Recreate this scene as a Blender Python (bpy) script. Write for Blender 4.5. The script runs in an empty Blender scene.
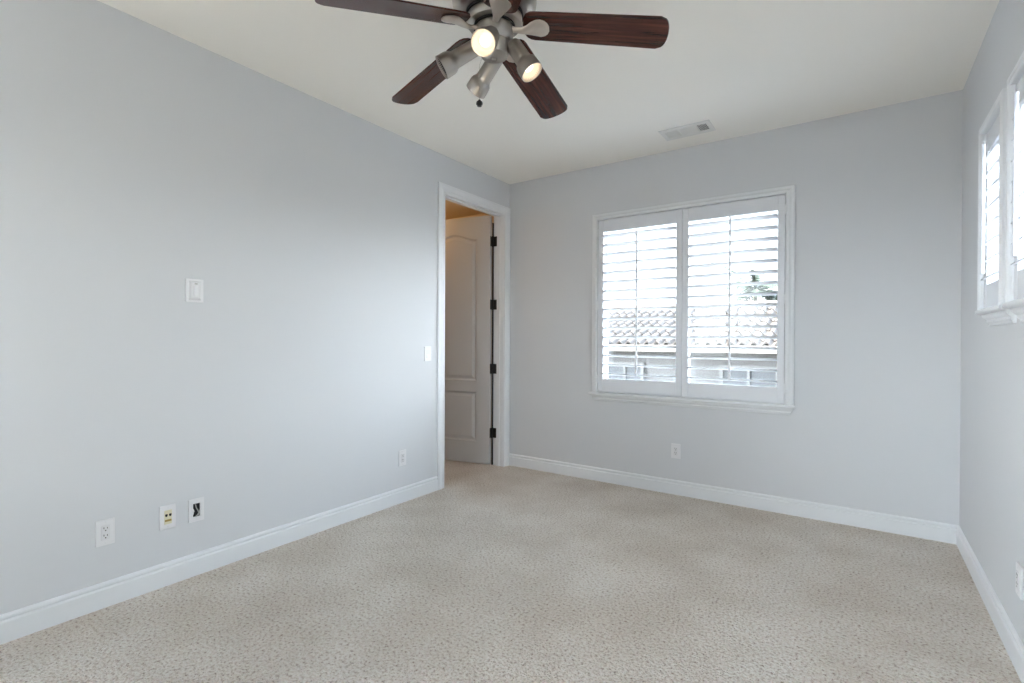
import bpy, bmesh, math, random
from mathutils import Vector, Matrix

random.seed(7)
SC = bpy.context.scene
COL = SC.collection

# ------------------------------------------------------------------ camera
CAM = Vector((2.82754, -4.03979, 1.22482))
F_PX, YAW, PIT, ROL = 504.19, 0.604424, -0.00465564, 0.00421959
fw = Vector((-math.sin(YAW), math.cos(YAW), 0)); rt = Vector((math.cos(YAW), math.sin(YAW), 0)); up = Vector((0, 0, 1))
f2 = fw * math.cos(PIT) + up * math.sin(PIT); u2 = up * math.cos(PIT) - fw * math.sin(PIT)
r3 = rt * math.cos(ROL) + u2 * math.sin(ROL); u3 = u2 * math.cos(ROL) - rt * math.sin(ROL)
cd = bpy.data.cameras.new('camera'); cam = bpy.data.objects.new('camera', cd); COL.objects.link(cam)
cd.sensor_fit = 'HORIZONTAL'; cd.sensor_width = 36.0; cd.lens = 36.0 * F_PX / 1024
cd.shift_y = 0.5 / 1024; cd.clip_start = 0.02; cd.clip_end = 300
M = Matrix((r3, u3, -f2)).transposed().to_4x4(); M.translation = CAM
cam.matrix_world = M
SC.camera = cam

# ------------------------------------------------------------------ light and exposure
SKY, SKY_RIGHT, SKY_REAR = 2.3, 26.0, 22.0
EXPOSURE = 0.98
W_, H_, FRONT = 3.327, 2.74, -4.97         # room width, height, rear wall
SC.view_settings.view_transform = 'Standard'; SC.view_settings.look = 'None'
SC.view_settings.exposure = EXPOSURE; SC.view_settings.gamma = 1.0
SC.view_settings.use_curve_mapping = False
SC.cycles.use_denoising = True
SC.cycles.diffuse_bounces = 8; SC.cycles.max_bounces = 14; SC.cycles.transparent_max_bounces = 24
SC.cycles.sample_clamp_indirect = 6.0
wd = bpy.data.worlds.new('sky'); SC.world = wd; wd.use_nodes = True
nt = wd.node_tree; nt.nodes.clear()
wo = nt.nodes.new('ShaderNodeOutputWorld'); bg = nt.nodes.new('ShaderNodeBackground')
tc = nt.nodes.new('ShaderNodeTexCoord'); sx = nt.nodes.new('ShaderNodeSeparateXYZ'); cr = nt.nodes.new('ShaderNodeValToRGB')
mr = nt.nodes.new('ShaderNodeMapRange'); mr.inputs[1].default_value = -1; mr.inputs[2].default_value = 1
nt.links.new(tc.outputs['Generated'], sx.inputs[0]); nt.links.new(sx.outputs['Z'], mr.inputs[0]); nt.links.new(mr.outputs[0], cr.inputs[0])
e = cr.color_ramp.elements
e[0].position = 0.0; e[0].color = (.12, .12, .12, 1)
e[1].position = 0.48; e[1].color = (.16, .165, .17, 1)
for p, c in ((.51, (.92, .96, 1.0, 1)), (.75, (.66, .76, .88, 1)), (1.0, (.42, .52, .64, 1))):
    n = e.new(p); n.color = c
# hazy sky, brightest off the right-hand wall; lobe behind the camera added as fill
def sky_lobe(direction, lo, hi, gain):
    dp = nt.nodes.new('ShaderNodeVectorMath'); dp.operation = 'DOT_PRODUCT'; dp.inputs[1].default_value = Vector(direction).normalized()
    nt.links.new(tc.outputs['Generated'], dp.inputs[0])
    r_ = nt.nodes.new('ShaderNodeMapRange'); r_.interpolation_type = 'SMOOTHSTEP'
    r_.inputs[1].default_value = lo; r_.inputs[2].default_value = hi; r_.inputs[3].default_value = 0; r_.inputs[4].default_value = gain
    nt.links.new(dp.outputs['Value'], r_.inputs[0]); return r_.outputs[0]
ma = nt.nodes.new('ShaderNodeMath'); ma.operation = 'ADD'
nt.links.new(sky_lobe((1, .20, .35), .55, .98, SKY_RIGHT), ma.inputs[0]); nt.links.new(sky_lobe((-.74, -.66, .12), .74, .98, SKY_REAR), ma.inputs[1])
mb = nt.nodes.new('ShaderNodeMath'); mb.operation = 'ADD'; mb.inputs[1].default_value = SKY
nt.links.new(ma.outputs[0], mb.inputs[0])
nt.links.new(cr.outputs[0], bg.inputs[0]); nt.links.new(mb.outputs[0], bg.inputs[1]); nt.links.new(bg.outputs[0], wo.inputs[0])
sd = bpy.data.lights.new('sun', 'SUN'); sd.energy = 38.0; sd.angle = .02; sd.color = (1, .95, .86)
sun = bpy.data.objects.new('sun', sd); COL.objects.link(sun)
sun.rotation_euler = Vector((.60, .44, -.85)).to_track_quat('-Z', 'Y').to_euler()


def portal(name, loc, direction, sx_, sy_):
    d = bpy.data.lights.new(name, 'AREA'); d.shape = 'RECTANGLE'; d.size = sx_; d.size_y = sy_
    d.cycles.is_portal = True
    o = bpy.data.objects.new(name, d); COL.objects.link(o); o.location = loc
    o.rotation_euler = Vector(direction).to_track_quat('-Z', 'Z').to_euler()
    return o


portal('window_portal_back', (1.672, .11, 1.52), (0, -1, 0), 1.44, 1.5)
portal('window_portal_right', (W_ + .11, -1.10, 1.775), (-1, 0, 0), .42, .82)
portal('window_portal_side', (W_ + .11, -1.65, 1.775), (-1, 0, 0), .42, .82)
portal('window_portal_fill', (.95, FRONT - .11, 1.55), (0, 1, 0), 1.3, 1.4)
hl = bpy.data.lights.new('hall_lamp', 'POINT'); hl.energy = 3.4; hl.color = (1, .62, .30); hl.shadow_soft_size = .09
hlo = bpy.data.objects.new('hall_lamp', hl); COL.objects.link(hlo); hlo.location = (-.98, -.60, 2.395)


# ------------------------------------------------------------------ materials
def mat(name, color, rough=.5, metal=0.0, spec=.5, emit=None, estr=0.0, coat=0.0):
    m = bpy.data.materials.new(name); m.use_nodes = True
    b = m.node_tree.nodes['Principled BSDF']
    b.inputs['Base Color'].default_value = (*color, 1); b.inputs['Roughness'].default_value = rough
    b.inputs['Metallic'].default_value = metal; b.inputs['Specular IOR Level'].default_value = spec
    b.inputs['Coat Weight'].default_value = coat
    if emit:
        b.inputs['Emission Color'].default_value = (*emit, 1); b.inputs['Emission Strength'].default_value = estr
    return m


def N(m, kind, **kw):
    n = m.node_tree.nodes.new(kind)
    for k, v in kw.items():
        n.inputs[k].default_value = v
    return n


def L(m, a, b):
    m.node_tree.links.new(a, b)


def bsdf(m):
    return m.node_tree.nodes['Principled BSDF']


def add_bump(m, scale, strength, dist, detail=3.0, coord='Object'):
    t = N(m, 'ShaderNodeTexCoord'); n = N(m, 'ShaderNodeTexNoise', Scale=scale, Detail=detail)
    b = N(m, 'ShaderNodeBump', Strength=strength, Distance=dist)
    L(m, t.outputs[coord], n.inputs['Vector']); L(m, n.outputs['Fac'], b.inputs['Height']); L(m, b.outputs[0], bsdf(m).inputs['Normal'])


def ramp(m, stops):
    r = N(m, 'ShaderNodeValToRGB'); el = r.color_ramp.elements
    el[0].position, el[0].color = stops[0][0], (*stops[0][1], 1)
    el[1].position, el[1].color = stops[-1][0], (*stops[-1][1], 1)
    for p, c in stops[1:-1]:
        x = el.new(p); x.color = (*c, 1)
    return r


wall_m = mat('painted_drywall', (.675, .69, .715), .75, spec=.25); add_bump(wall_m, 260, .12, .0015)
ceil_m = mat('ceiling_paint', (.94, .915, .86), .85, spec=.2); add_bump(ceil_m, 200, .12, .0015)
hallwall_m = mat('hall_paint', (.70, .58, .40), .8, spec=.2)
trim_m = mat('white_trim_paint', (.80, .82, .845), .38)
shut_m = mat('white_shutter_paint', (.78, .80, .84), .35)
door_m = mat('shaded_door_paint', (.56, .57, .58), .45)  # white door; the dim hall's shade is put into this darker colour
plate_m = mat('white_plastic', (.79, .79, .81), .28)
face_m = mat('white_plastic_face', (.74, .74, .76), .3)
ivory_m = mat('ivory_plastic', (.74, .70, .52), .35)
dark_m = mat('dark_slot', (.012, .012, .013), .7)
brass_m = mat('brass_contact', (.45, .34, .12), .35, metal=.8)
cable_m = mat('grey_cable', (.45, .44, .43), .5)
black_m = mat('black_iron', (.012, .011, .010), .5)
nickel_m = mat('brushed_nickel', (.44, .41, .375), .34, metal=1.0); add_bump(nickel_m, 420, .05, .0006)
nickel2_m = mat('nickel_bracket', (.70, .64, .58), .42, metal=.85)
groove_m = mat('black_vent_groove', (.01, .01, .01), .6)
bulb_m = mat('lit_bulb', (1, .9, .75), .4, emit=(1, .85, .64), estr=2.6)
dullbulb_m = mat('unlit_bulb_glass', (.10, .10, .10), .15)
reflector_m = mat('white_reflector', (.66, .60, .53), .4)
shaderefl_m = mat('shaded_reflector', (.03, .03, .03), .5)  # same reflector on unlit spots, its shade put into the dark colour
brushedvent_m = mat('vent_enamel', (.80, .79, .76), .45)
ventback_m = mat('vent_duct', (.05, .05, .05), .8)
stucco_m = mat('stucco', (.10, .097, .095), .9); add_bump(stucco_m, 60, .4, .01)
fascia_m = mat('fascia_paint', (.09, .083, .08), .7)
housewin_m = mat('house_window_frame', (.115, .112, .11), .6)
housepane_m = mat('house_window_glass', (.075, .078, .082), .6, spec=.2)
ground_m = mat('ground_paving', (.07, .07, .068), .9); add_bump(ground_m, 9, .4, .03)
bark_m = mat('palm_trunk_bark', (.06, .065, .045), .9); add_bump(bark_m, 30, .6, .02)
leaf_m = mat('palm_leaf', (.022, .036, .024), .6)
jamb_m = trim_m

# carpet: twisted beige pile with darker flecks
carpet_m = mat('beige_carpet', (.6, .54, .47), .95, spec=.1)
t = N(carpet_m, 'ShaderNodeTexCoord')
n1 = N(carpet_m, 'ShaderNodeTexNoise', Scale=80.0, Detail=3.5, Roughness=.65)
n2 = N(carpet_m, 'ShaderNodeTexNoise', Scale=2.2, Detail=3.0)
v1 = N(carpet_m, 'ShaderNodeTexVoronoi', Scale=105.0)
for n in (n1, n2, v1):
    L(carpet_m, t.outputs['Object'], n.inputs['Vector'])
r1 = ramp(carpet_m, ((.30, (.36, .275, .215)), (.43, (.78, .70, .62)), (.55, (.89, .84, .775)), (.75, (.93, .895, .845))))
L(carpet_m, n1.outputs['Fac'], r1.inputs[0])
r2 = ramp(carpet_m, ((.35, (.86, .835, .805)), (.65, (1, 1, 1))))
L(carpet_m, n2.outputs['Fac'], r2.inputs[0])
mx = N(carpet_m, 'ShaderNodeMix'); mx.data_type = 'RGBA'; mx.blend_type = 'MULTIPLY'; mx.inputs[0].default_value = 1.0
L(carpet_m, r1.outputs[0], mx.inputs[6]); L(carpet_m, r2.outputs[0], mx.inputs[7])
L(carpet_m, mx.outputs[2], bsdf(carpet_m).inputs['Base Color'])
ad = N(carpet_m, 'ShaderNodeMath'); ad.operation = 'SUBTRACT'
L(carpet_m, n1.outputs['Fac'], ad.inputs[0]); L(carpet_m, v1.outputs['Distance'], ad.inputs[1])
bp = N(carpet_m, 'ShaderNodeBump', Strength=1.0, Distance=.012)
L(carpet_m, ad.outputs[0], bp.inputs['Height']); L(carpet_m, bp.outputs[0], bsdf(carpet_m).inputs['Normal'])

# mahogany blade veneer
wood_m = mat('mahogany_veneer', (.06, .02, .015), .22, spec=.4, coat=.2)
bsdf(wood_m).inputs['Coat Roughness'].default_value = .08
t = N(wood_m, 'ShaderNodeTexCoord'); mp = N(wood_m, 'ShaderNodeMapping'); mp.inputs['Scale'].default_value = (1.4, 26, 26)
n1 = N(wood_m, 'ShaderNodeTexNoise', Scale=2.6, Detail=6.0, Distortion=.5)
L(wood_m, t.outputs['Object'], mp.inputs[0]); L(wood_m, mp.outputs[0], n1.inputs['Vector'])
r1 = ramp(wood_m, ((.30, (.018, .006, .005)), (.52, (.062, .018, .013)), (.72, (.13, .042, .028))))
L(wood_m, n1.outputs['Fac'], r1.inputs[0]); L(wood_m, r1.outputs[0], bsdf(wood_m).inputs['Base Color'])

# clay roof tiles
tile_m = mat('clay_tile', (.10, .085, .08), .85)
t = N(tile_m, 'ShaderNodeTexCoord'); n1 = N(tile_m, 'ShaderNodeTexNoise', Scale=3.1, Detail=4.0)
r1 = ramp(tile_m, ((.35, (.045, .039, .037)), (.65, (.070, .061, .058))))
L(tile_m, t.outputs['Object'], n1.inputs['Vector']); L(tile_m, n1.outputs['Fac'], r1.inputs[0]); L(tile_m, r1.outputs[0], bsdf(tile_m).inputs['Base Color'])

# clear window glass
glass_m = bpy.data.materials.new('window_glass'); glass_m.use_nodes = True
g = glass_m.node_tree; g.nodes.clear()
go = g.nodes.new('ShaderNodeOutputMaterial'); gt = g.nodes.new('ShaderNodeBsdfTransparent'); gg = g.nodes.new('ShaderNodeBsdfGlossy')
gm = g.nodes.new('ShaderNodeMixShader'); gm.inputs[0].default_value = .05; gg.inputs['Roughness'].default_value = .02
gt.inputs[0].default_value = (.95, .97, .97, 1)
g.links.new(gt.outputs[0], gm.inputs[1]); g.links.new(gg.outputs[0], gm.inputs[2]); g.links.new(gm.outputs[0], go.inputs[0])


# ------------------------------------------------------------------ mesh helpers
def link(name, bm, m, parent=None, loc=None, rot=None, smooth=False):
    bmesh.ops.recalc_face_normals(bm, faces=bm.faces[:])
    me = bpy.data.meshes.new(name); bm.to_mesh(me); bm.free()
    for x in (m if isinstance(m, (list, tuple)) else [m]):
        me.materials.append(x)
    if smooth:
        for p in me.polygons:
            p.use_smooth = True
        me.set_sharp_from_angle(angle=math.radians(38))
    o = bpy.data.objects.new(name, me); COL.objects.link(o)
    if parent: o.parent = parent
    if loc is not None: o.location = loc
    if rot is not None: o.rotation_euler = rot
    return o


def struct(o):
    o['kind'] = 'structure'
    return o


def thing(name, label, cat, loc=(0, 0, 0), rotz=0.0, group=None):
    o = bpy.data.objects.new(name, None); COL.objects.link(o); o.empty_display_size = .05
    o.location = loc; o.rotation_euler = (0, 0, rotz); o['label'] = label; o['category'] = cat
    if group: o['group'] = group
    return o


def dup(root, loc=None, rotz=None, label=None):
    r = root.copy(); COL.objects.link(r)
    if loc is not None: r.location = loc
    if rotz is not None: r.rotation_euler = (0, 0, rotz)
    if label: r['label'] = label
    for ch in list(root.children):
        c = ch.copy(); COL.objects.link(c); c.parent = r
        for gch in list(ch.children):
            d = gch.copy(); COL.objects.link(d); d.parent = c
    return r


def box(bm, x0, x1, y0, y1, z0, z1, bev=0.0, seg=1):
    vs = [bm.verts.new((x, y, z)) for x in (x0, x1) for y in (y0, y1) for z in (z0, z1)]
    fs = [bm.faces.new([vs[i] for i in q]) for q in ((0, 1, 3, 2), (4, 6, 7, 5), (0, 4, 5, 1), (2, 3, 7, 6), (0, 2, 6, 4), (1, 5, 7, 3))]
    if bev:
        es = list({e for f in fs for e in f.edges})
        bmesh.ops.bevel(bm, geom=es, offset=bev, segments=seg, profile=.5, affect='EDGES')


def BM():
    return bmesh.new()


def box_obj(name, dims, m, parent=None, bev=0.0, seg=1):
    b = BM(); box(b, *dims, bev=bev, seg=seg)
    return link(name, b, m, parent)


def lathe(bm, prof, seg=32, mtx=None, close=False):
    rings = []
    for r, z in prof:
        if r < 1e-6:
            rings.append([bm.verts.new((0, 0, z))])
        else:
            rings.append([bm.verts.new((r * math.cos(2 * math.pi * i / seg), r * math.sin(2 * math.pi * i / seg), z)) for i in range(seg)])
    for a, b in zip(rings[:-1], rings[1:]):
        for i in range(seg):
            j = (i + 1) % seg
            if len(a) == 1 and len(b) == 1: continue
            if len(a) == 1: bm.faces.new((a[0], b[i], b[j]))
            elif len(b) == 1: bm.faces.new((a[i], a[j], b[0]))
            else: bm.faces.new((a[i], a[j], b[j], b[i]))
    if mtx is not None:
        bmesh.ops.transform(bm, matrix=mtx, verts=[v for r in rings for v in r])


def axis_mtx(origin, direction):
    q = Vector(direction).to_track_quat('Z', 'Y')
    return Matrix.Translation(Vector(origin)) @ q.to_matrix().to_4x4()


def tube(bm, pts, r, seg=8):
    pts = [Vector(p) for p in pts]; rings = []
    for i, p in enumerate(pts):
        d = (pts[min(i + 1, len(pts) - 1)] - pts[max(i - 1, 0)]).normalized()
        m = axis_mtx(p, d); rr = r[i] if isinstance(r, (list, tuple)) else r
        rings.append([bm.verts.new(m @ Vector((rr * math.cos(2 * math.pi * k / seg), rr * math.sin(2 * math.pi * k / seg), 0))) for k in range(seg)])
    for a, b in zip(rings[:-1], rings[1:]):
        for i in range(seg):
            bm.faces.new((a[i], a[(i + 1) % seg], b[(i + 1) % seg], b[i]))
    bm.faces.new(rings[0]); bm.faces.new(list(reversed(rings[-1])))


def sweep(bm, prof, corners, to3, closed):
    """Mitred moulding. prof: (w outward, t out of wall). corners: (u, v, du, dv) mitre corners. to3(u, v, t)."""
    rings = [[bm.verts.new(to3(u + du * w, v + dv * w, t_)) for w, t_ in prof] for u, v, du, dv in corners]
    n = len(prof); pairs = list(zip(rings[:-1], rings[1:])) + ([(rings[-1], rings[0])] if closed else [])
    for a, b in pairs:
        for i in range(n):
            j = (i + 1) % n
            bm.faces.new((a[i], a[j], b[j], b[i]))
    if not closed:
        bm.faces.new(rings[0]); bm.faces.new(list(reversed(rings[-1])))


def extrude_profile(bm, prof, p0, p1, out, upv=(0, 0, 1)):
    """prof: (t, z) loop, swept straight from p0 to p1; t along out."""
    p0, p1, out, upv = Vector(p0), Vector(p1), Vector(out), Vector(upv)
    a = [bm.verts.new(p0 + out * t_ + upv * z) for t_, z in prof]; b = [bm.verts.new(p1 + out * t_ + upv * z) for t_, z in prof]
    n = len(prof)
    for i in range(n):
        bm.faces.new((a[i], a[(i + 1) % n], b[(i + 1) % n], b[i]))
    bm.faces.new(a); bm.faces.new(list(reversed(b)))


def wall_cells(u0, u1, z0, z1, holes):
    us = sorted({u0, u1, *[h[0] for h in holes], *[h[1] for h in holes]}); zs = sorted({z0, z1, *[h[2] for h in holes], *[h[3] for h in holes]})
    for a, b in zip(us[:-1], us[1:]):
        for c, d in zip(zs[:-1], zs[1:]):
            mu, mz = (a + b) / 2, (c + d) / 2
            if not any(h[0] < mu < h[1] and h[2] < mz < h[3] for h in holes):
                yield a, b, c, d


def wall(name, axis, p0, p1, u0, u1, z0, z1, holes=(), m=None):
    b = BM()
    for a, c, d, e_ in wall_cells(u0, u1, z0, z1, holes):
        if axis == 'x': box(b, p0, p1, a, c, d, e_)
        else: box(b, a, c, p0, p1, d, e_)
    bmesh.ops.remove_doubles(b, verts=b.verts[:], dist=1e-5)
    seen = {}
    for f in b.faces:
        seen.setdefault(tuple(sorted(v.index for v in f.verts)), []).append(f)
    b.verts.index_update()
    seen = {}
    for f in b.faces:
        seen.setdefault(frozenset(v.index for v in f.verts), []).append(f)
    dead = [f for fs in seen.values() if len(fs) > 1 for f in fs]
    if dead: bmesh.ops.delete(b, geom=dead, context='FACES')
    return struct(link(name, b, m or wall_m))


# ------------------------------------------------------------------ room shell
TW = .12                                        # wall thickness
DY0, DY1, DZ = -.930, -.092, 2.415              # doorway
BW = (.951, 2.393, .775, 2.262)                 # rear-garden window opening x0 x1 z0 z1
RW = [(-1.302, -.898, 1.372, 2.178), (-1.852, -1.448, 1.372, 2.178)]
FILL_WIN = (.30, 1.60, .85, 2.25)  # opening added behind the camera for fill light
floor = struct(box_obj('floor', (-1.75, W_ + .2, FRONT - .12, .40, -.08, 0), carpet_m))
struct(box_obj('ceiling', (-.12, W_ + .12, FRONT - .12, .12, H_, H_ + .1), ceil_m))
wall('wall_left', 'x', -TW, 0, FRONT - .12, .40, 0, H_, [(DY0 - .02, DY1 + .02, 0, DZ + .03)])
wall('wall_back', 'y', 0, TW, 0, W_, 0, H_, [BW])
wall('wall_right', 'x', W_, W_ + TW, FRONT - .12, .12, 0, H_, [(r[0], r[1], r[2], r[3]) for r in RW])
wall('wall_front', 'y', FRONT - TW, FRONT, 0, W_, 0, H_, [FILL_WIN])
# small hall beyond the doorway
wall('wall_hall_end', 'x', -1.75, -1.65, -1.9, .40, 0, 2.6, (), hallwall_m)
wall('wall_hall_north', 'y', .30, .40, -1.65, -TW, 0, 2.6, (), hallwall_m)
wall('wall_hall_south', 'y', -1.9, -1.8, -1.65, -TW, 0, 2.6, (), hallwall_m)
struct(box_obj('ceiling_hall', (-1.75, -TW, -1.9, .40, 2.6, 2.7), hallwall_m))

# baseboards
BB = [(0, 0), (.015, 0), (.015, .082), (.0125, .087), (.0085, .089), (.0085, .093), (.0115, .097), (.0115, .105), (.007, .112), (0, .114)]
def baseboard(name, p0, p1, out):
    b = BM(); extrude_profile(b, BB, p0, p1, out); return struct(link(name, b, trim_m))
baseboard('baseboard_left', (0, FRONT, 0), (0, -1.008, 0), (1, 0, 0))
baseboard('baseboard_back', (0, 0, 0), (W_, 0, 0), (0, -1, 0))
baseboard('baseboard_right', (W_, FRONT, 0), (W_, -.0, 0), (-1, 0, 0))
baseboard('baseboard_front', (0, FRONT, 0), (W_, FRONT, 0), (0, 1, 0))

# door casing and jamb
CASE = [(0, 0), (0, .010), (.006, .013), (.018, .013), (.022, .010), (.028, .010), (.036, .014), (.062, .019), (.072, .019), (.078, .016), (.083, .016), (.083, 0)]
b = BM()
sweep(b, CASE, [(DY0 - .004, 0, -1, 0), (DY0 - .004, DZ + .004, -1, 1), (DY1 + .004, DZ + .004, 1, 1), (DY1 + .004, 0, 1, 0)], lambda u, v, t_: (t_, u, v), False)
struct(link('trim_1', b, trim_m))
b = BM()
box(b, -TW, 0, DY0 - .02, DY0, 0, DZ + .03); box(b, -TW, 0, DY1, DY1 + .02, 0, DZ + .03); box(b, -TW, 0, DY0, DY1, DZ + .012, DZ + .03)
for y0, y1 in ((DY0, DY0 + .011), (DY1 - .011, DY1)):
    box(b, -.075, -.040, y0, y1, 0, DZ + .012, bev=.002)
box(b, -.075, -.040, DY0, DY1, DZ + .001, DZ + .012)
struct(link('trim_2', b, jamb_m))

# ------------------------------------------------------------------ door leaf, opened into the hall
DW, DTH, DH0, DH1 = .80, .035, .012, 2.428
door = bpy.data.objects.new('door_1', None); COL.objects.link(door); door['kind'] = 'structure'
door['label'] = 'white two panel door with arched upper panel standing open in the doorway'
dd = Vector((-.977, -.213, 0)).normalized(); dn = Vector((dd.y, -dd.x, 0))      # along the leaf, out of the seen face
if dn.y > 0: dn = -dn
dm = Matrix((dd, dn, Vector((0, 0, 1)))).transposed().to_4x4(); dm.translation = Vector((-.127, -.139, 0))
door.matrix_world = dm


def panel_outline(u0, u1, z0, z1, arch, n=20):
    pts = [(u0, z0), (u1, z0), (u1, z1)]
    if arch:
        for i in range(1, n):
            t_ = i / n; pts.append((u1 + (u0 - u1) * t_, z1 + arch * (.5 - .5 * math.cos(2 * math.pi * t_)) ** 1.15))
    pts.append((u0, z1))
    return pts


def inset(pts, d):
    n = len(pts); out = []
    for i in range(n):
        p0, p, p1 = Vector(pts[i - 1]), Vector(pts[i]), Vector(pts[(i + 1) % n])
        a, c = (p - p0).normalized(), (p1 - p).normalized()
        na, nc = Vector((-a.y, a.x)), Vector((-c.y, c.x)); s = na + nc
        s = s / (s.dot(na) or 1); out.append((p.x + s.x * d, p.y + s.y * d))
    return out


b = BM()
loops_ = [panel_outline(.145, DW - .145, .82, 2.208, .058), panel_outline(.145, DW - .145, .225, .712, 0)]
for face_y, sgn in ((0, -1), (-DTH, 1)):
    ed = []
    def ring(pts, y):
        return [b.verts.new((u, y, z)) for u, z in pts]
    outer = ring([(0, DH0), (DW, DH0), (DW, DH1), (0, DH1)], face_y)
    def loop_edges(vs):
        return [b.edges.new((vs[i], vs[(i + 1) % len(vs)])) for i in range(len(vs))]
    ed += loop_edges(outer); inner = []
    for lp in loops_:
        v = ring(lp, face_y); ed += loop_edges(v); inner.append((lp, v))
    bmesh.ops.triangle_fill(b, edges=ed, use_beauty=True)
    for lp, v in inner:
        prev = v
        for d_, dep in ((.010, .011), (.016, .013), (.022, .013), (.050, .003)):
            nv = ring(inset(lp, d_), face_y + sgn * dep)
            for i in range(len(nv)):
                j = (i + 1) % len(nv); b.faces.new((prev[i], prev[j], nv[j], nv[i]))
            prev = nv
        b.faces.new(prev)
    if sgn == -1: o_front = outer
    else:
        for i in range(4):
            j = (i + 1) % 4; b.faces.new((o_front[i], o_front[j], outer[j], outer[i]))
leaf = link('door_leaf', b, door_m, door)
nb = BM(); box(nb, -.128, -.118, -.1065, DY1 - .0008, .004, 2.36); bmesh.ops.transform(nb, matrix=dm.inverted(), verts=nb.verts[:])  # black strip put in the hinge gap to stand for its shade
sl_ = link('gap_shade_strip', nb, black_m, door); sl_['label'] = 'black strip for the shade in the hinge gap'
for hz in (2.18, 1.565, .94, .315):
    b = BM()
    box(b, -.0030, .0015, -.034, -.001, hz - .048, hz + .048, bev=.001)         # leaf on the door edge
    lathe(b, [(0, -.052), (.0085, -.050), (.0085, .050), (0, .052)], 14, Matrix.Translation((-.010, -.036, hz)))
    nv = len(b.verts); box(b, -.122, -.080, DY1 - .003, DY1 + .001, hz - .048, hz + .048, bev=.001)     # leaf on the jamb
    b.verts.ensure_lookup_table(); bmesh.ops.transform(b, matrix=dm.inverted(), verts=b.verts[nv:])
    h_ = link('hinge', b, black_m, door); h_['label'] = 'black door hinge'

# ------------------------------------------------------------------ windows
def mapper(side):
    if side == 'back': return lambda u, z, t_: (u, -t_, z)              # t out of the wall into the room
    return lambda u, z, t_: (W_ - t_, u, z)


def pbox(b, to3, u0, u1, z0, z1, t0, t1, bev=0.0):
    p, q = to3(u0, z0, t0), to3(u1, z1, t1)
    box(b, min(p[0], q[0]), max(p[0], q[0]), min(p[1], q[1]), max(p[1], q[1]), min(p[2], q[2]), max(p[2], q[2]), bev=bev)


def window_unit(name, side, o, case_prof, sill_h, sill_over, parts_slide=True):
    """Structure: moulded casing, stool and apron, outer sash with mullion, panes."""
    to3 = mapper(side); u0, u1, z0, z1 = o
    root = bpy.data.objects.new(name, None); COL.objects.link(root); root['kind'] = 'structure'
    b = BM()
    sweep(b, case_prof, [(u0, z0, -1, 0), (u0, z1, -1, 1), (u1, z1, 1, 1), (u1, z0, 1, 0)], to3, False)
    link('casing', b, trim_m, root)
    cw = max(w for w, t_ in case_prof)
    b = BM()
    prof = [(0, 0), (.052, 0), (.056, -.006), (.056, -.016), (.050, -.022), (.036, -.024), (.034, -.034), (.028, -.042), (.020, -.048), (.020, -.058), (.013, -.066), (.013, -sill_h + .004), (.010, -sill_h), (0, -sill_h)]
    e0, e1 = u0 - cw - sill_over, u1 + cw + sill_over
    p0, p1 = Vector(to3(e0, z0, 0)), Vector(to3(e1, z0, 0))
    out = Vector(to3(0, 0, 1)) - Vector(to3(0, 0, 0))
    # apron returns: ends step in with the profile, so sweep ring by ring
    ringA, ringB = [], []
    ax = (p1 - p0).normalized()
    for t_, z in prof:
        k = .056 - max(t_, .010)
        ringA.append(b.verts.new(p0 + ax * k * .8 + out * t_ + Vector((0, 0, z)))); ringB.append(b.verts.new(p1 - ax * k * .8 + out * t_ + Vector((0, 0, z))))
    n = len(prof)
    for i in range(n):
        b.faces.new((ringA[i], ringA[(i + 1) % n], ringB[(i + 1) % n], ringB[i]))
    b.faces.new(ringA); b.faces.new(list(reversed(ringB)))
    link('sill', b, trim_m, root)
    # reveal lining and outer sash
    b = BM()
    for d in ((u0, u0 + .008, z0, z1), (u1 - .008, u1, z0, z1), (u0, u1, z1 - .008, z1), (u0, u1, z0, z0 + .008)):
        pbox(b, to3, *d, -TW, 0)
    link('reveal', b, trim_m, root)
    b = BM(); s = .045; t0, t1 = -.105, -.070
    for d in ((u0, u0 + s, z0, z1), (u1 - s, u1, z0, z1), (u0 + s, u1 - s, z0, z0 + s), (u0 + s, u1 - s, z1 - s, z1)):
        pbox(b, to3, *d, t0, t1)
    if u1 - u0 > 1: pbox(b, to3, (u0 + u1) / 2 - .03, (u0 + u1) / 2 + .03, z0 + s, z1 - s, t0, t1)
    link('sash', b, trim_m, root)
    b = BM(); pbox(b, to3, u0 + s - .005, u1 - s + .005, z0 + s - .005, z1 - s + .005, -.090, -.086)
    link('pane', b, glass_m, root)
    return root


CASE_B = [(0, 0), (0, .026), (.006, .030), (.020, .030), (.026, .026), (.034, .022), (.050, .020), (.054, .016), (.054, 0)]
CASE_R = [(0, 0), (0, .046), (.005, .052), (.012, .052), (.015, .049), (.022, .049), (.028, .052), (.034, .047), (.034, 0)]
window_unit('window_1', 'back', BW, CASE_B, .072, .012)
window_unit('window_2', 'right', RW[0], CASE_R, .075, .016)
window_unit('window_3', 'right', RW[1], CASE_R, .075, .016)

# unseen plain window added behind the camera to let in fill light
fr = bpy.data.objects.new('window_fill', None); COL.objects.link(fr); fr['kind'] = 'structure'
b = BM(); u0, u1, z0, z1 = FILL_WIN
for d in ((u0, u0 + .05, z0, z1), (u1 - .05, u1, z0, z1), (u0, u1, z0, z0 + .05), (u0, u1, z1 - .05, z1), ((u0 + u1) / 2 - .02, (u0 + u1) / 2 + .02, z0, z1)):
    box(b, d[0], d[1], FRONT - .11, FRONT + .012, d[2], d[3])
link('sash', b, trim_m, fr)
b = BM(); box(b, u0 + .04, u1 - .04, FRONT - .08, FRONT - .076, z0 + .04, z1 - .04); link('pane', b, glass_m, fr)


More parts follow.
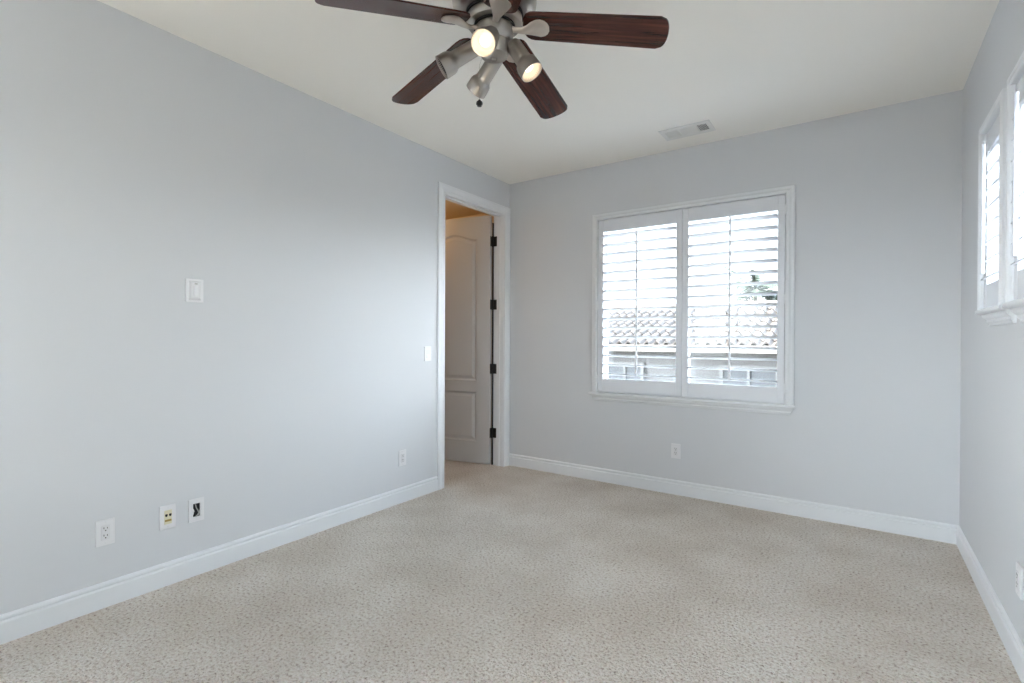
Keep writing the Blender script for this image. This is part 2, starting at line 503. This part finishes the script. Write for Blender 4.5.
def louver_mesh(length, chord=.076, thick=.0115, seg=16):
    b = BM(); A, B_ = [], []
    for i in range(seg):
        a = 2 * math.pi * i / seg
        y, z = chord / 2 * math.cos(a), thick / 2 * math.sin(a)
        A.append(b.verts.new((0, y, z))); B_.append(b.verts.new((length, y, z)))
    for i in range(seg):
        j = (i + 1) % seg; b.faces.new((A[i], A[j], B_[j], B_[i]))
    b.faces.new(A); b.faces.new(list(reversed(B_)))
    bmesh.ops.recalc_face_normals(b, faces=b.faces[:])
    me = bpy.data.meshes.new('louver'); b.to_mesh(me); b.free(); me.materials.append(shut_m)
    for p in me.polygons: p.use_smooth = len(p.vertices) == 4
    return me


def shutter(label, side, u0, u1, z0, z1, group, stile=.046, rail_top=.10, rail_bot=.11, n=16, tilt=13, hinge_at='left', recess=.0):
    """Plantation shutter panel in local axes: x along the panel, -y into the room, z up."""
    w, h = u1 - u0, z1 - z0
    root = thing('shutter_panel', label, 'window shutter', group=group)
    if side == 'back': root.location = (u0, recess, z0)
    else:
        root.location = (W_ + recess, u1, z0); root.rotation_euler = (0, 0, -math.pi / 2)
    f, k = -.020, .008                                 # room face, window face
    for a, c in ((0, stile), (w - stile, w)):
        b = BM(); box(b, a, c, f, k, 0, h, bev=.0025); link('stile', b, shut_m, root)
    b = BM(); box(b, stile, w - stile, f + .002, k - .002, h - rail_top, h, bev=.0015); link('top_rail', b, shut_m, root)
    b = BM(); box(b, stile, w - stile, f + .002, k - .002, 0, rail_bot, bev=.0015); link('bottom_rail', b, shut_m, root)
    lo, hi = rail_bot, h - rail_top; pitch = (hi - lo) / n
    me = louver_mesh(w - 2 * stile - .004)
    for i in range(n):
        o = bpy.data.objects.new('louver', me); COL.objects.link(o); o.parent = root
        o.location = (stile + .002, -.006, lo + pitch * (i + .5)); o.rotation_euler = (math.radians(-tilt), 0, 0)
    b = BM(); x = w / 2
    box(b, x - .006, x + .006, -.006 - .038 - .016, -.006 - .038 - .004, lo + pitch * .45, hi - pitch * .1, bev=.002)
    link('tilt_rod', b, shut_m, root)
    hx = -.003 if hinge_at == 'left' else w + .003
    for z in (h * .07, h * .5, h * .93):
        b = BM(); lathe(b, [(0, -.035), (.005, -.034), (.005, .034), (0, .035)], 12, Matrix.Translation((hx, f - .002, z)))
        box(b, hx - .003, hx + .003, f - .001, f + .018, z - .032, z + .032); link('hinge', b, trim_m, root)
    return root


gb = 'shutter panels on the back window'
shutter('left louvered white shutter panel of the wide back window', 'back', BW[0] + .006, 1.672, BW[2] + .008, BW[3] - .008, gb, hinge_at='left')
shutter('right louvered white shutter panel of the wide back window', 'back', 1.675, BW[1] - .006, BW[2] + .008, BW[3] - .008, gb, hinge_at='right')
gr = 'shutter panels on the right wall'
for lab, r in (('small louvered white shutter panel on right wall nearest the far corner', RW[0]), ('louvered white shutter panel on right wall cut by the photo edge', RW[1])):
    shutter(lab, 'right', r[0] + .006, r[1] - .006, r[2] + .008, r[3] - .008, gr, rail_top=.087, rail_bot=.102, n=8, tilt=-27, hinge_at='left', recess=-.014)


# ------------------------------------------------------------------ wall plates  (local: x right, -y into room, z up)
def place(root, side, u, z):
    if side == 'left': root.location = (0, u, z); root.rotation_euler = (0, 0, math.pi / 2)
    elif side == 'back': root.location = (u, 0, z)
    else: root.location = (W_, u, z); root.rotation_euler = (0, 0, -math.pi / 2)


def plate_part(root, w=.072, h=.117, t_=.0085, hole=None):
    b = BM()
    if hole is None:
        box(b, -w / 2, w / 2, -t_, 0, -h / 2, h / 2, bev=.0028, seg=2)
    else:
        for a, c, d, e_ in wall_cells(-w / 2, w / 2, -h / 2, h / 2, [hole]):
            box(b, a, c, -t_, 0, d, e_)
    return link('plate', b, plate_m, root)


def screw(root, x, z, t_=.0085):
    b = BM(); lathe(b, [(0, 0), (.003, 0), (.003, .0008), (.0022, .0013), (0, .0013)], 12, axis_mtx((x, -t_, z), (0, -1, 0)))
    return link('screw', b, face_m, root)


def outlet(label, side, u, z, group='power outlets'):
    root = thing('power_outlet', label, 'outlet', group=group); place(root, side, u, z)
    plate_part(root)
    b = BM(); box(b, -.0165, .0165, -.0112, -.004, -.0335, .0335, bev=.0012); link('receptacle', b, face_m, root)
    for cz in (.0165, -.0165):
        for dx, w, h in ((-.0064, .0024, .0085), (.0064, .0024, .0070)):
            b = BM(); box(b, dx - w / 2, dx + w / 2, -.0116, -.010, cz + .0008, cz + .0008 + h); link('slot', b, dark_m, root)
        b = BM(); lathe(b, [(0, 0), (.0027, 0), (.0027, .0016), (0, .0016)], 14, axis_mtx((0, -.010, cz - .0065), (0, -1, 0))); link('ground_hole', b, dark_m, root)
    screw(root, 0, .0475); screw(root, 0, -.0475)
    return root


outlet('white double outlet low on left wall, nearest the camera', 'left', -3.205, .340)
outlet('white outlet low on left wall close to the doorway casing', 'left', -1.394, .334)
outlet('white outlet on back wall below the shuttered window', 'back', 1.627, .345)
outlet('white outlet plate on right wall cut by the photo edge', 'right', -1.412, .332)

# jack plate
r = thing('jack_plate', 'white wall plate with ivory insert and two dark jacks, right of the double outlet', 'wall plate'); place(r, 'left', -2.953, .338)
plate_part(r)
b = BM(); box(b, -.0165, .0165, -.0105, -.004, -.034, .034, bev=.001); link('insert', b, ivory_m, r)
for dx in (-.008, .009):
    b = BM(); box(b, dx - .0055, dx + .0055, -.0115, -.010, .006, .016, bev=.001); box(b, dx - .003, dx + .003, -.0115, -.010, .003, .0065); link('jack', b, dark_m, r)
b = BM(); box(b, -.0145, .0145, -.0125, -.010, -.021, -.011, bev=.001)
for k in range(4): lathe(b, [(0, 0), (.0024, 0), (.0024, .002), (0, .002)], 10, axis_mtx((-.0105 + .007 * k, -.0125, -.016), (0, -1, 0)))
link('terminal_strip', b, brass_m, r)
screw(r, 0, .0475); screw(r, 0, -.0475)

# open cable plate
r = thing('cable_plate', 'white wall plate with an open black hole showing cut cables', 'wall plate'); place(r, 'left', -2.822, .337)
plate_part(r, hole=(-.017, .017, -.034, .034))
b = BM(); box(b, -.019, .019, -.0025, -.0005, -.036, .036); link('opening', b, dark_m, r)
b = BM(); tube(b, [(.012, -.002, -.030), (.010, -.008, -.016), (.004, -.010, .000), (-.002, -.009, .012), (-.004, -.004, .030)], .0024)
link('cable', b, cable_m, r)
b = BM(); tube(b, [(.016, -.003, -.004), (.012, -.010, -.012), (.004, -.012, -.024), (-.002, -.006, -.033)], .0032); link('cable', b, cable_m, r)
b = BM(); tube(b, [(-.015, -.003, -.020), (-.013, -.008, -.004), (-.016, -.003, .008)], .003); link('cable', b, plate_m, r)
screw(r, 0, .0475); screw(r, 0, -.0475)

# fan control, higher on the left wall
r = thing('wall_control', 'white fan control with raised centre paddle at mid height on left wall', 'wall switch'); place(r, 'left', -2.833, 1.470)
b = BM(); box(b, -.042, .042, -.012, 0, -.060, .060, bev=.004, seg=2); link('plate', b, plate_m, r)
b = BM()
lo_ = [b.verts.new(p) for p in ((-.030, -.012, -.050), (.030, -.012, -.050), (.030, -.012, .050), (-.030, -.012, .050))]
hi_ = [b.verts.new(p) for p in ((-.021, -.024, -.040), (.021, -.024, -.040), (.021, -.024, .042), (-.021, -.024, .042))]
for i in range(4): b.faces.new((lo_[i], lo_[(i + 1) % 4], hi_[(i + 1) % 4], hi_[i]))
b.faces.new(hi_); b.faces.new(lo_); link('body', b, face_m, r)
b = BM(); box(b, -.010, .010, -.031, -.023, -.032, .026, bev=.003, seg=2); link('paddle', b, plate_m, r)
b = BM(); box(b, -.007, .007, -.0255, -.0235, .031, .037, bev=.0006); link('indicator', b, cable_m, r)

# rocker switch by the doorway
r = thing('light_switch', 'white rocker light switch on left wall beside the doorway casing', 'wall switch'); place(r, 'left', -1.128, 1.110)
plate_part(r)
b = BM(); box(b, -.0165, .0165, -.0100, -.004, -.0335, .0335, bev=.001); link('rocker_frame', b, face_m, r)
b = BM()
v = [b.verts.new(p) for p in ((-.014, -.0085, -.031), (.014, -.0085, -.031), (.014, -.0085, .031), (-.014, -.0085, .031), (-.014, -.0135, -.031), (.014, -.0135, -.031), (.014, -.0095, .0), (-.014, -.0095, .0), (.014, -.009, .031), (-.014, -.009, .031))]
for q in ((4, 5, 6, 7), (7, 6, 8, 9), (0, 1, 5, 4), (0, 4, 7, 9, 3), (1, 2, 8, 6, 5), (3, 9, 8, 2), (0, 3, 2, 1)): b.faces.new([v[i] for i in q])
link('rocker', b, plate_m, r); screw(r, 0, .0475); screw(r, 0, -.0475)

# ------------------------------------------------------------------ ceiling register
r = thing('ceiling_vent', 'white metal air register on ceiling above the back window', 'vent', (1.79, -.328, H_))
X0, X1, Y0, Y1 = -.175, .175, -.100, .100
secs = [(-.145, -.052), (-.036, .062), (.078, .148)]
b = BM()
for a, c, d, e_ in wall_cells(X0, X1, Y0, Y1, [(s[0], s[1], -.062, .062) for s in secs]):
    box(b, a, c, d, e_, -.007, 0)
link('frame', b, brushedvent_m, r)
b = BM(); box(b, -.150, .152, -.066, .066, -.0008, .0); link('duct', b, ventback_m, r)
for si, (a, c) in enumerate(secs):
    b = BM()
    nS = 8 if si != 1 else 9
    for i in range(nS):
        if si == 1:                                      # slats run across, facing the room
            y = -.062 + .124 * (i + .5) / nS; m_ = Matrix.Translation(((a + c) / 2, y, -.0045)) @ Matrix.Rotation(math.radians(-32), 4, 'X')
            s_ = ((c - a) / 2, .0050)
        else:
            x = a + (c - a) * (i + .5) / nS; m_ = Matrix.Translation((x, 0, -.0045)) @ Matrix.Rotation(math.radians(-38 if si == 0 else 34), 4, 'Y')
            s_ = (.0054 if si == 0 else .0036, .062)
        n0 = len(b.verts); box(b, -s_[0], s_[0], -s_[1], s_[1], -.0006, .0006)
        b.verts.ensure_lookup_table(); bmesh.ops.transform(b, matrix=m_, verts=b.verts[n0:])
    link('louver_bank', b, brushedvent_m, r)

# ------------------------------------------------------------------ ceiling fan
FX, FY = 1.629, -2.436
fan = thing('ceiling_fan', 'brushed nickel ceiling fan with five mahogany blades and four spotlights', 'ceiling fan', (FX, FY, H_))
HB = 2.4735 - H_                                        # blade cone apex below the ceiling
def fz(z): return z - H_
b = BM(); lathe(b, [(0, 0), (.080, 0), (.080, -.012), (.074, -.030), (.050, -.046), (.032, -.052), (.032, -.075), (0, -.075)], 40); link('canopy', b, nickel_m, fan, smooth=True)
b = BM(); lathe(b, [(0, fz(2.668)), (.05, fz(2.668)), (.110, fz(2.655)), (.150, fz(2.632)), (.165, fz(2.605)), (.167, fz(2.560)), (.163, fz(2.530)), (.150, fz(2.512)), (.128, fz(2.505)), (.116, fz(2.507)), (0, fz(2.507))], 56)
link('motor_housing', b, nickel_m, fan, smooth=True)
b = BM(); lathe(b, [(0, fz(2.508)), (.114, fz(2.508)), (.114, fz(2.496)), (0, fz(2.496))], 48); link('vent_groove', b, groove_m, fan)
b = BM(); lathe(b, [(0, fz(2.498)), (.107, fz(2.498)), (.110, fz(2.494)), (.110, fz(2.474)), (.104, fz(2.464)), (.088, fz(2.462)), (0, fz(2.462))], 48); link('flywheel', b, nickel_m, fan, smooth=True)
b = BM(); lathe(b, [(0, fz(2.463)), (.082, fz(2.463)), (.082, fz(2.455)), (0, fz(2.455))], 48); link('flywheel_groove', b, groove_m, fan)
b = BM(); lathe(b, [(0, fz(2.456)), (.074, fz(2.456)), (.076, fz(2.450)), (.074, fz(2.415)), (.066, fz(2.405)), (.060, fz(2.398)), (.060, fz(2.362)), (.052, fz(2.345)), (.030, fz(2.336)), (.012, fz(2.334)), (.010, fz(2.325)), (0, fz(2.322))], 44)
link('light_kit_housing', b, nickel_m, fan, smooth=True)

PITCH, SLOPE = math.radians(-12.2), .1443
def blade_w(u): return .134 + (.1469 - .134) * (u - .2) / .45
def blade_mesh():
    b = BM(); out = []
    u0, u1 = .116, .672
    # outline counter-clockwise
    for i in range(0, 9):                                # rounded root
        a = math.pi / 2 + math.pi * i / 8
        out.append((u0 + .045 + .045 * math.cos(a), blade_w(.17) / 2 * (abs(math.sin(a)) ** .6) * (1 if math.sin(a) >= 0 else -1)))
    wt = blade_w(u1) / 2
    for i in range(0, 15):                               # softly bowed tip with rounded corners
        t_ = -1 + 2 * i / 14
        out.append((u1 - .018 * abs(t_) ** 2 - .020 * abs(t_) ** 10, wt * (1 if t_ > 0 else -1) * abs(t_) ** .9))
    th = .0065
    A = [b.verts.new((x, y, th / 2)) for x, y in out]; B_ = [b.verts.new((x, y, -th / 2)) for x, y in out]
    b.faces.new(A); b.faces.new(list(reversed(B_)))
    for i in range(len(out)):
        j = (i + 1) % len(out); b.faces.new((A[i], A[j], B_[j], B_[i]))
    bmesh.ops.recalc_face_normals(b, faces=b.faces[:])
    me = bpy.data.meshes.new('blade'); b.to_mesh(me); b.free(); me.materials.append(wood_m)
    return me


def iron_mesh():
    """Blade iron: slim neck from the flywheel widening to a leaf under the blade root (same local axes as the blade)."""
    b = BM(); secs_ = []
    st = [(.070, .014, -.020, .012), (.090, .013, -.022, .010), (.112, .015, -.024, .008), (.132, .022, -.020, .0065), (.150, .032, -.0125, .006),
          (.168, .039, -.0085, .006), (.186, .042, -.0085, .006), (.202, .037, -.0085, .006), (.214, .026, -.0085, .006), (.220, .012, -.0085, .006)]
    for u, hw, z, th in st:
        secs_.append([b.verts.new((u, hw * c, z + th * s)) for c, s in ((1, 0), (.8, .5), (-.8, .5), (-1, 0), (-.8, -.5), (0, -.75), (.8, -.5))])
    for p, q in zip(secs_[:-1], secs_[1:]):
        for i in range(7):
            j = (i + 1) % 7; b.faces.new((p[i], p[j], q[j], q[i]))
    b.faces.new(secs_[0]); b.faces.new(list(reversed(secs_[-1])))
    bmesh.ops.recalc_face_normals(b, faces=b.faces[:])
    me = bpy.data.meshes.new('blade_iron'); b.to_mesh(me); b.free(); me.materials.append(nickel2_m)
    for p in me.polygons: p.use_smooth = True
    me.set_sharp_from_angle(angle=math.radians(50))
    return me


bme, ime = blade_mesh(), iron_mesh()
for k in range(5):
    az = .4527 + k * math.radians(72)
    m_ = Matrix.Translation((0, 0, HB)) @ Matrix.Rotation(az, 4, 'Z') @ Matrix.Rotation(math.atan(SLOPE), 4, 'Y') @ Matrix.Rotation(PITCH, 4, 'X')
    for nm, me in (('blade', bme), ('blade_iron', ime)):
        o = bpy.data.objects.new(nm, me); COL.objects.link(o); o.parent = fan; o.matrix_local = m_


def spot_head(az, ln, direction, lit):
    a = math.radians(az); B_ = Vector((.075 * math.cos(a), .075 * math.sin(a), fz(2.386))); D = Vector(direction).normalized()
    mt = axis_mtx(B_, D)
    root = None
    b = BM()
    lathe(b, [(0, -.012), (.016, -.011), (.026, -.005), (.0315, .006), (.0325, ln - .068), (.033, ln - .062), (.036, ln - .055), (.042, ln - .047), (.0445, ln - .036), (.0455, ln - .004), (.0455, ln),
              (.0425, ln), (.0415, ln - .004), (.039, ln - .036), (.033, ln - .050), (.0, ln - .054)], 36, mt)
    head = link('spotlight', b, nickel_m, fan, smooth=True)
    b = BM(); tube(b, [(.050 * math.cos(a), .050 * math.sin(a), fz(2.386)), tuple(B_ + D * .012)], .009, 12); link('swivel_arm', b, nickel_m, head)
    b = BM(); lathe(b, [(.0418, ln - .003), (.0385, ln - .034), (.032, ln - .047), (.004, ln - .052), (.004, ln - .0535), (.033, ln - .0485), (.0392, ln - .035), (.0424, ln - .003)], 32, mt)
    link('reflector', b, reflector_m if lit else shaderefl_m, head, smooth=True)
    b = BM(); lathe(b, [(0, ln - .016), (.009, ln - .017), (.0165, ln - .022), (.019, ln - .029), (.017, ln - .037), (.012, ln - .046), (.011, ln - .052), (0, ln - .052)], 24, mt)
    link('bulb', b, bulb_m if lit else dullbulb_m, head, smooth=True)
    if lit:
        ld = bpy.data.lights.new('spot_lamp', 'SPOT'); ld.energy = 5; ld.color = (1, .80, .56); ld.spot_size = math.radians(110); ld.spot_blend = .8; ld.shadow_soft_size = .03
        lo2 = bpy.data.objects.new('spot_lamp', ld); COL.objects.link(lo2); lo2.parent = fan
        lo2.location = B_ + D * (ln + .004); lo2.rotation_euler = D.to_track_quat('-Z', 'Y').to_euler()
    return head


spot_head(-62, .140, (.27, -.707, -.655), True)
spot_head(28, .145, (.52, .15, -.84), True)
spot_head(118, .166, (-.80, .16, -.56), False)
spot_head(208, .160, (-.669, -.538, -.555), False)
# pull chain with its round fob
b = BM(); cx_, cy_ = -.070, -.005
for i in range(36):
    z = fz(2.36) - i * .0048
    bmesh.ops.create_icosphere(b, subdivisions=1, radius=.0017, matrix=Matrix.Translation((-.056 - .014 * min(1, i / 6), cy_, z)))
ch = link('pull_chain', b, nickel_m, fan)
b = BM(); zf = fz(2.178)
lathe(b, [(0, .014), (.004, .013), (.005, .009), (.011, .005), (.0135, 0), (.013, -.006), (.009, -.010), (.009, -.013), (0, -.0135)], 22, Matrix.Translation((cx_, cy_, zf)))
link('fob', b, black_m, ch, smooth=True)

# ------------------------------------------------------------------ outside: neighbouring house, palm, ground
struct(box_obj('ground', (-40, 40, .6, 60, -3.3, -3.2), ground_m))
hs = thing('neighbor_house', 'pale stucco house with clay tile roof seen through the back window', 'house', (0, 6.6, -3.2))
hz0 = 3.2
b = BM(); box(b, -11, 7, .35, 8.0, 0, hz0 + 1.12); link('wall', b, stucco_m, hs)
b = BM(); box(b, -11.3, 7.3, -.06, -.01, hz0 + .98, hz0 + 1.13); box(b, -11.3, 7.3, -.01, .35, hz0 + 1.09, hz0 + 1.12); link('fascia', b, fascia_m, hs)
b = BM(); rows, tilew, expo = 9, .21, .36
sl = math.radians(17.5)
for rrow in range(rows):
    s0 = rrow * expo - .06; s1 = s0 + expo + .05
    line0, line1, line2 = [], [], []
    nx = int(18.6 / tilew * 8); off = random.uniform(-.01, .01)
    for i in range(nx + 1):
        x = -11.3 + i * tilew / 8; ph = (i % 8) / 8
        hgt = .075 * (math.sin(math.pi * ph / .62) if ph < .62 else -.42 * math.sin(math.pi * (ph - .62) / .38))
        for ln_, s_, lift in ((line0, s0, hgt + .035), (line1, s1, hgt + .0), (line2, s0, hgt * .9 - .0)):
            ln_.append(b.verts.new((x + off, s_ * math.cos(sl) - lift * math.sin(sl), hz0 + 1.13 + s_ * math.sin(sl) + lift * math.cos(sl))))
    for i in range(nx):
        b.faces.new((line0[i], line0[i + 1], line1[i + 1], line1[i])); b.faces.new((line2[i], line2[i + 1], line0[i + 1], line0[i]))
tube(b, [(-11.3, rows * expo * math.cos(sl), hz0 + 1.14 + rows * expo * math.sin(sl)), (7.3, rows * expo * math.cos(sl), hz0 + 1.14 + rows * expo * math.sin(sl))], .10, 10)
bk = [b.verts.new(p) for p in ((-11.3, rows * expo * math.cos(sl), hz0 + 1.14 + rows * expo * math.sin(sl)), (7.3, rows * expo * math.cos(sl), hz0 + 1.14 + rows * expo * math.sin(sl)), (7.3, 8.3, hz0 + 1.1), (-11.3, 8.3, hz0 + 1.1))]
b.faces.new(bk)
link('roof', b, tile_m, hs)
for wx, ww in ((-1.6, .9), (1.0, 1.1), (-4.4, 1.0), (4.2, 1.0)):
    b = BM()
    for a, c, d, e_ in wall_cells(wx - ww / 2, wx + ww / 2, hz0 - .75, hz0 + .72, [(wx - ww / 2 + .07, wx - .025, hz0 - .68, hz0 + .65), (wx + .025, wx + ww / 2 - .07, hz0 - .68, hz0 + .65)]):
        box(b, a, c, .28, .37, d, e_)
    wf = link('window', b, housewin_m, hs)
    b = BM(); box(b, wx - ww / 2 + .03, wx + ww / 2 - .03, .32, .345, hz0 - .72, hz0 + .69); link('pane', b, housepane_m, wf)

pl = thing('palm_tree', 'green feathery palm crown rising behind the tile roof', 'tree', (-.55, 17.5, -3.0))
b = BM(); tube(b, [(0, 0, 0), (.05, .02, 2.5), (.02, 0, 5.0), (0, 0, 6.1)], [.20, .13, .09, .08], 12); link('trunk', b, bark_m, pl)
b = BM()
for i in range(30):
    az = i * 2.39996; el = math.radians(random.uniform(-20, 65)); ln = random.uniform(1.7, 2.3)
    prev = Vector((0, 0, 6.1)); dirv = Vector((math.cos(az) * math.cos(el), math.sin(az) * math.cos(el), math.sin(el)))
    side = Vector((-math.sin(az), math.cos(az), 0)); pts = [prev.copy()]
    for s_ in range(14):
        dirv = (dirv + Vector((0, 0, -.075))).normalized(); prev = prev + dirv * ln / 14; pts.append(prev.copy())
    tube(b, pts[::2], .012, 5)
    for q in range(2, len(pts)):
        for sg in (-1, 1):
            l_ = .34 * math.sin(math.pi * min(.95, .15 + .8 * q / 15)); tip = pts[q] + side * sg * l_ * .8 + dirv * l_ * .6 + Vector((0, 0, -.10 * l_))
            wv = (pts[q] - pts[q - 1]) * .55
            f_ = [b.verts.new(p) for p in (pts[q] - wv, pts[q] + wv, tip)]
            b.faces.new(f_)
link('crown', b, leaf_m, pl)
